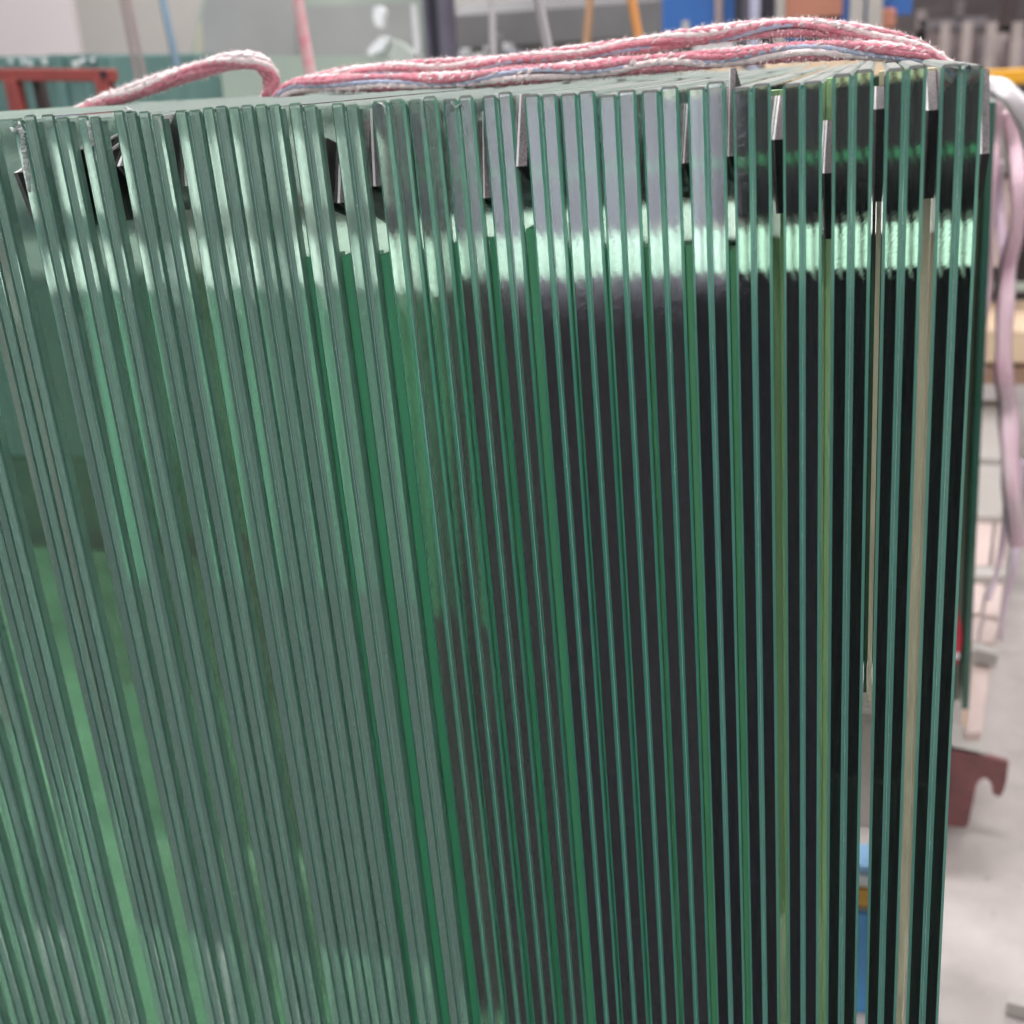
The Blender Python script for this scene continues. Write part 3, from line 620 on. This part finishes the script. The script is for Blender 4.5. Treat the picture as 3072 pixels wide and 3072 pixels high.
a = at(2905, 1150, Y); b = at(3320, 1150, Y)
for x in (a.x, b.x): 
    bm = bmesh.new(); box(bm, (x, Y, 0.003), (x + .05, Y + .3, at(2905, 1160, Y).z)); mesh('leg', bm, M_GREYW, T)

# pallet of pinkish boards leaning low, and its pale post
T = thing('board_pallet', 'low slatted pallet of pinkish white boards on the floor at the right', 'pallet')
def slab(name, pts, z, th, m):
    bm = bmesh.new(); prism(bm, [atz(x, y, z) for x, y in pts], (0, 0, -th)); return mesh(name, bm, m, T)
slab('board', [(2890, 1200), (3050, 1200), (3052, 1378), (2885, 1372)], 0.30, 0.03, M_GREYW)
slab('board', [(2885, 1394), (3052, 1398), (3056, 1550), (2880, 1548)], 0.28, 0.03, M_GREYW)
slab('board', [(2880, 1562), (2980, 1560), (2965, 1696), (2872, 1696)], 0.26, 0.03, M_PINKW)
slab('board', [(2992, 1560), (3030, 1562), (3012, 1696), (2978, 1696)], 0.26, 0.03, M_PINKW)
slab('cross_slat', [(2872, 1700), (3020, 1700), (3010, 1730), (2868, 1728)], 0.27, 0.03, M_GREYW)
slab('board', [(2868, 1738), (2958, 1738), (2942, 1840), (2860, 1840)], 0.25, 0.03, M_PINKW)
slab('board', [(2970, 1738), (3010, 1740), (2996, 1850), (2952, 1845)], 0.25, 0.03, M_PINKW)
slab('board', [(2862, 1856), (2944, 1852), (2930, 1925), (2856, 1925)], 0.25, 0.03, M_PINKW)
slab('board', [(2954, 1858), (2996, 1866), (2980, 1925), (2940, 1925)], 0.25, 0.03, M_PINKW)
slab('cross_slat', [(2850, 1930), (2940, 1930), (2996, 1946), (2992, 1966), (2930, 1950), (2850, 1950)], 0.26, 0.03, M_GREYW)
slab('long_board', [(2928, 1955), (2976, 1964), (2944, 2196), (2896, 2200)], 0.22, 0.03, M_PINKW)
slab('edge_board', [(2906, 1950), (2920, 1950), (2900, 2190), (2884, 2190)], 0.20, 0.03, M_WOOD)
slab('cross_slat', [(2830, 2186), (2900, 2188), (2966, 2226), (2964, 2258), (2890, 2236), (2830, 2225)], 0.20, 0.03, M_GREYW)
# maroon hook plate
o = thing('hook_plate', 'maroon steel plate with a hooked end standing on the floor by the stack', 'steel bracket')
P = [(2790, 2232), (2850, 2238), (2930, 2256), (2962, 2270), (3026, 2288), (3020, 2340), (3010, 2378), (2998, 2390), (2978, 2382), (2974, 2352), (2960, 2334), (2944, 2336), (2930, 2352), (2918, 2410), (2906, 2470), (2896, 2484), (2780, 2470)]
Yh = atz(2880, 2484, 0.02).y
bm = bmesh.new(); prism(bm, [at(x, y, Yh) for x, y in P], (0, 0.012, 0)); mesh('plate', bm, M_MAROON, o)
bm = bmesh.new(); a, b = at(2790, 2234, Yh), at(2960, 2268, Yh)
prism(bm, [a, b, b + Vector((0, 0.09, 0)), a + Vector((0, 0.09, 0))], (0, 0, 0.006)); mesh('top_flange', bm, M_GREYW, o)
# small bracket bottom right
o = thing('metal_offcut', 'small grey metal offcut lying on the floor at the bottom right corner', 'offcut')
bm = bmesh.new(); prism(bm, [atz(x, y, 0.03) for x, y in ((3028, 2982), (3090, 2998), (3110, 3030), (3022, 3006))], (0, 0, -0.025)); mesh('plate', bm, M_GREYW, o)

# second stack of glass panes behind, its edge just showing past the first
T = thing('glass_stack', 'second stack of green glass panes just showing behind the right edge', 'glass stack')
Y2 = 1.35; zt = at(2990, 300, Y2).z; zb = at(2905, 2130, Y2).z; a = at(2990, 300, Y2); b = at(2906, 2130, Y2)
ln = (b.x - a.x) / (b.z - a.z)
for q in range(5):
    bm = bmesh.new(); x1 = a.x - q * 0.0135; w = 0.0118
    def X(x, z): return x + ln * (z - zt)
    y0 = Y2 + (0, .03, 0, .02, .01)[q]
    P = [(X(x1 - w, zb), y0, zb), (X(x1, zb), y0, zb), (X(x1, zt), y0, zt - q * .004), (X(x1 - w, zt), y0, zt - q * .004)]
    prism(bm, P, (0, 0.6, 0)); bmesh.ops.bevel(bm, geom=list(bm.edges), offset=0.0012, segments=1, affect='EDGES')
    mesh('pane', bm, mat('green_glass_edge_%d' % q, ((.035, .12, .085), (.16, .22, .15), (.03, .13, .08), (.10, .18, .13), (.04, .12, .09))[q], 0.15, spec=0.8), T)
bm = bmesh.new(); box(bm, (X(a.x - .07, zb), Y2 + .02, 0.003), (X(a.x - 0.045, zb), Y2 + .5, zb - 0.003)); mesh('base', bm, M_GREYW, T)
o = thing('red_tag', 'red plastic tag glimpsed behind the right edge of the stack', 'tag')
bm = bmesh.new(); prism(bm, [at(x, y, 1.30) for x, y in ((2858, 1822), (2870, 1828), (2884, 1880), (2886, 1925), (2872, 1990), (2854, 2004))], (0, 0.01, 0)); mesh('plate', bm, M_REDP, o)
bm = bmesh.new(); prism(bm, [at(x, y, 1.295) for x, y in ((2856, 1966), (2878, 1962), (2880, 1974), (2858, 1980))], (0, 0.004, 0)); mesh('clip', bm, M_SHEET, o)

# drinks cartons on the floor seen through the second gap
T = thing('carton', 'blue, white and orange carton glimpsed through the second gap from the right', 'carton')
Yc = 0.995
for nm, y0, y1, m in (('blue_panel', 2740, 3046, mat('carton_blue', (0.10, 0.36, 0.72), 0.4)), ('orange_band', 2668, 2726, mat('carton_orange', (0.72, 0.38, 0.06), 0.4)), ('white_band', 2626, 2666, M_SHEET), ('top_band', 2598, 2624, mat('carton_sky', (0.30, 0.55, 0.85), 0.4)), ('grey_band', 2727, 2739, M_GREYW)):
    pbox(nm, 2575, y0, 2640, y1, Yc, 0.06, m, T)
single('timber', 2560, 2140, 2660, 2170, 1.5, 0.2, M_GREYW, 'pale floor timber glimpsed through the second gap', 'timber', z0=0.35)
bm = bmesh.new(); a = at(2560, 2150, 1.5); b = at(2660, 2150, 1.5); box(bm, (a.x, 1.52, 0.003), (b.x, 1.68, 0.347)); 
tag(mesh('timber', bm, M_GREYW), 'grey block glimpsed through the second gap', 'timber')

# ------------------------------------------------------------------ rope over the stack
M_RP = mat('pink_strand', (0.66, 0.15, 0.23), 0.85, col2=(0.74, 0.36, 0.41), scale=260, bump=1.0, bscale=900)
M_RW = mat('white_strand', (0.95, 0.88, 0.87), 0.85, col2=(0.90, 0.72, 0.73), scale=260, bump=1.0, bscale=900)
M_RB = mat('blue_strand', (0.38, 0.50, 0.70), 0.9, col2=(0.55, 0.55, 0.68), scale=260, bump=1.0, bscale=900)
M_FUZZ = mat('rope_fuzz', (0.9, 0.82, 0.8), 0.9)
def rope(pts, rad, lab, seed, pitch=0.11, squash=1.0, layout=None):
    rg = random.Random(seed); P = smoothpath(pts, 16)
    # resample evenly
    L = [0]
    for i in range(1, len(P)): L.append(L[-1] + (P[i] - P[i - 1]).length)
    n = int(L[-1] / 0.0022); Q = []; j = 0
    for i in range(n + 1):
        d = L[-1] * i / n
        while j < len(L) - 2 and L[j + 1] < d: j += 1
        t = (d - L[j]) / max(L[j + 1] - L[j], 1e-9); Q.append(P[j].lerp(P[j + 1], t))
    T = thing('rope', lab, 'rope', 'ropes over the stack')
    up_ = Vector((0, 0, 1)); frames = []
    for i, p in enumerate(Q):
        t = (Q[min(i + 1, n)] - Q[max(i - 1, 0)]).normalized(); a = t.cross(up_)
        if a.length < 0.2: a = frames[-1][1].copy() if frames else Vector((0, 1, 0))
        a.normalize(); b = a.cross(t).normalized(); up_ = (up_ * 0.9 + b * 0.1).normalized() if abs(t.z) > 0.8 else Vector((0, 0, 1)); frames.append((p, a, b, t))
    lay = layout or ['w', 'w', 'p', 'p', 'b', 'p', 'w', 'p', 'p']; ns = len(lay)
    for k, c in enumerate(lay):
        ph = 2 * math.pi * k / ns; pts2 = []; rads = []
        for i, (p, a, b, t) in enumerate(frames):
            d = L[-1] * i / n; an = ph + 0.55 * math.sin(d / pitch * 2 * math.pi + seed) + 0.7 * noise.noise((d * 14, k * 2.3, seed))
            if c == 'b': an += 0.35 * math.sin(d * 31 + 1)
            wave = 1 + 0.05 * math.sin(2 * math.pi * d / 0.0095 + k * 2.1)
            rr = rad * 0.66 * wave
            pts2.append(p + a * math.cos(an) * rr + b * math.sin(an) * rr * squash); rads.append(rad * (0.41 + 0.035 * math.sin(2 * math.pi * d / 0.0095 + k * 2.1 + 1)) * (0.75 if c == 'b' else 1))
        bm = bmesh.new(); tube(bm, pts2, rads, 7); mesh('strand', bm, {'w': M_RW, 'p': M_RP, 'b': M_RB}[c], T, smooth=True)
    # plaited yarns: short slanting loops lying over the strands
    bm = bmesh.new(); d = 0.0; k = 0
    while d < L[-1] - 0.006:
        i = int(d / L[-1] * n); p, a, b, t = frames[i]
        for s_ in range(3):
            an = rg.uniform(0.2, math.pi + 0.3); ln_ = rg.uniform(0.004, 0.008)
            dirv = (t + (a * -math.sin(an) + b * math.cos(an)) * 0.55).normalized(); o_ = a * math.cos(an) + b * math.sin(an)
            q0 = p + o_ * rad * 1.02; tube(bm, [q0 - dirv * ln_ / 2 - o_ * 0.0006, q0 + o_ * 0.0003, q0 + dirv * ln_ / 2 - o_ * 0.0006], [0.0004, 0.0009, 0.0004], 5)
        d += 0.009; k += 1
    y_ = mesh('plait_yarns', bm, M_RW, T, smooth=True); y_['kind'] = 'stuff'
    bm = bmesh.new()
    for q in range(int(L[-1] * 20000)):
        i = rg.randrange(1, n); p, a, b, t = frames[i]; an = rg.uniform(0, 2 * math.pi); o_ = a * math.cos(an) + b * math.sin(an)
        q0 = p + o_ * rad * 1.0; q1 = q0 + (o_ + t * rg.uniform(-1, 1) + a * rg.uniform(-.6, .6)) * rg.uniform(0.001, 0.0045); q2 = (q0 + q1) / 2 + t * 0.0006
        w_ = Vector((0, 0, 1)) * 0.00004
        v = [bm.verts.new(x) for x in (q0 - w_, q0 + w_, q2 + w_, q1, q2 - w_)]; bm.faces.new(v)
    f_ = mesh('fuzz', bm, M_FUZZ, T); f_['kind'] = 'stuff'
    return T
YR = 0.30
rope([at(230, 345, YR), at(330, 300, YR), at(470, 250, YR), at(610, 205, YR + .01), at(700, 182, YR + .01), at(775, 186, YR + .01), at(812, 230, YR + .02), at(806, 290, YR + .02), at(790, 330, YR + .02)],
     0.0068, 'loop of fuzzy pink and white rope rising and dropping at the left', 1, layout=['p', 'w', 'w', 'w', 'b', 'p', 'p', 'p', 'p'])
rope([at(835, 318, YR), at(850, 286, YR), at(900, 258, YR), at(1000, 250, YR), at(1200, 248, YR), at(1500, 232, YR), at(1800, 205, YR), at(2050, 185, YR), at(2300, 162, YR - .01), at(2560, 150, YR - .01), at(2700, 162, YR - .01), at(2790, 190, YR), at(2840, 225, YR)],
     0.0065, 'long pink rope with a blue tracer lying low along the pane tops', 2, layout=['b', 'p', 'p', 'w', 'p', 'p', 'p', 'p', 'w'])
rope([at(870, 275, YR + .02), at(1000, 232, YR + .02), at(1250, 205, YR + .02), at(1500, 192, YR + .02), at(1700, 165, YR + .02), at(1900, 140, YR + .02), at(2100, 108, YR + .01), at(2300, 86, YR), at(2480, 86, YR), at(2640, 112, YR), at(2760, 152, YR), at(2850, 212, YR)],
     0.0062, 'upper fuzzy rope arching over the long one towards the right', 3, layout=['p', 'w', 'p', 'w', 'p', 'p', 'p', 'p', 'b'])

# pale pink straps hanging at the right behind the stack
def strap(pts, wds, Y, m, lab, th=0.0015):
    P = smoothpath([at(x, y, Y + 0.02 * math.sin(i * 2.0)) for i, (x, y) in enumerate(pts)], 10); n = len(P)
    bm = bmesh.new(); rows = []
    for i, p in enumerate(P):
        t = (P[min(i + 1, n - 1)] - P[max(i - 1, 0)]).normalized(); a = t.cross(Vector((0, 1, 0))).normalized(); u = i / (n - 1) * (len(wds) - 1); j = min(int(u), len(wds) - 2); w = 1.1 * (wds[j] + (wds[j + 1] - wds[j]) * (u - j))
        tw = math.sin(i * 0.23 + pts[0][0]) * 0.5
        a2 = (a + Vector((0, tw, 0))).normalized() * w / 2
        nn = t.cross(a2).normalized() * th
        rows.append([bm.verts.new(p + v) for v in (-a2, -a2 * 0.3 - nn * 1.5, a2 * 0.4 - nn, a2, a2 * 0.4 + nn, -a2 * 0.3 + nn)])
    for i in range(n - 1):
        for k in range(6): bm.faces.new((rows[i][k], rows[i][(k + 1) % 6], rows[i + 1][(k + 1) % 6], rows[i + 1][k]))
    bm.faces.new(rows[0]); bm.faces.new(rows[-1])
    return tag(mesh('strap', bm, m, smooth=True), lab, 'strap', 'pink straps hanging at the right')
def strapmat(name, c1, c2):
    m = mat(name, c1, 0.7, col2=c2, scale=11, stretch=(2, 2, .5), bump=0.8, bscale=220); return m
M_ST = strapmat('pale_pink_webbing', (0.92, 0.74, 0.80), (0.86, 0.55, 0.66)); M_ST2 = strapmat('mauve_webbing', (0.80, 0.68, 0.80), (0.74, 0.54, 0.66)); M_STW = strapmat('white_webbing', (0.95, 0.90, 0.93), (0.9, 0.84, 0.88))
strap([(2930, 262), (2965, 258), (3010, 272), (3050, 310), (3085, 390), (3110, 520), (3120, 700)], (0.030, 0.034, 0.034, 0.03, 0.03), 1.75, M_STW, 'white strap arching over at the right edge')
strap([(2975, 300), (2968, 420), (2960, 560), (2950, 700), (2948, 850), (2935, 1000), (2925, 1150), (2915, 1300), (2905, 1420)], (0.036, 0.038, 0.034, 0.03, 0.014), 1.80, M_ST, 'pink strap hanging closest to the glass')
strap([(3030, 330), (3040, 430), (3055, 560), (3050, 680), (3025, 800), (3015, 950), (3010, 1100), (3022, 1220), (3030, 1330), (3035, 1480), (3050, 1640)], (0.03, 0.03, 0.03, 0.034, 0.04, 0.03), 1.86, M_ST, 'broader pink strap hanging to the right of the first')
strap([(2995, 480), (3000, 640), (3012, 800), (3000, 980), (3010, 1180), (3025, 1400), (3012, 1600), (2990, 1720), (2965, 1800)], (0.016, 0.022, 0.016, 0.014, 0.010), 1.92, M_ST2, 'thin mauve strap crossing behind the pink ones')
strap([(3060, 1380), (3052, 1560), (3040, 1700), (3018, 1800), (3002, 1920)], (0.02, 0.016, 0.010), 1.98, M_ST2, 'mauve strap end trailing towards the floor boards')
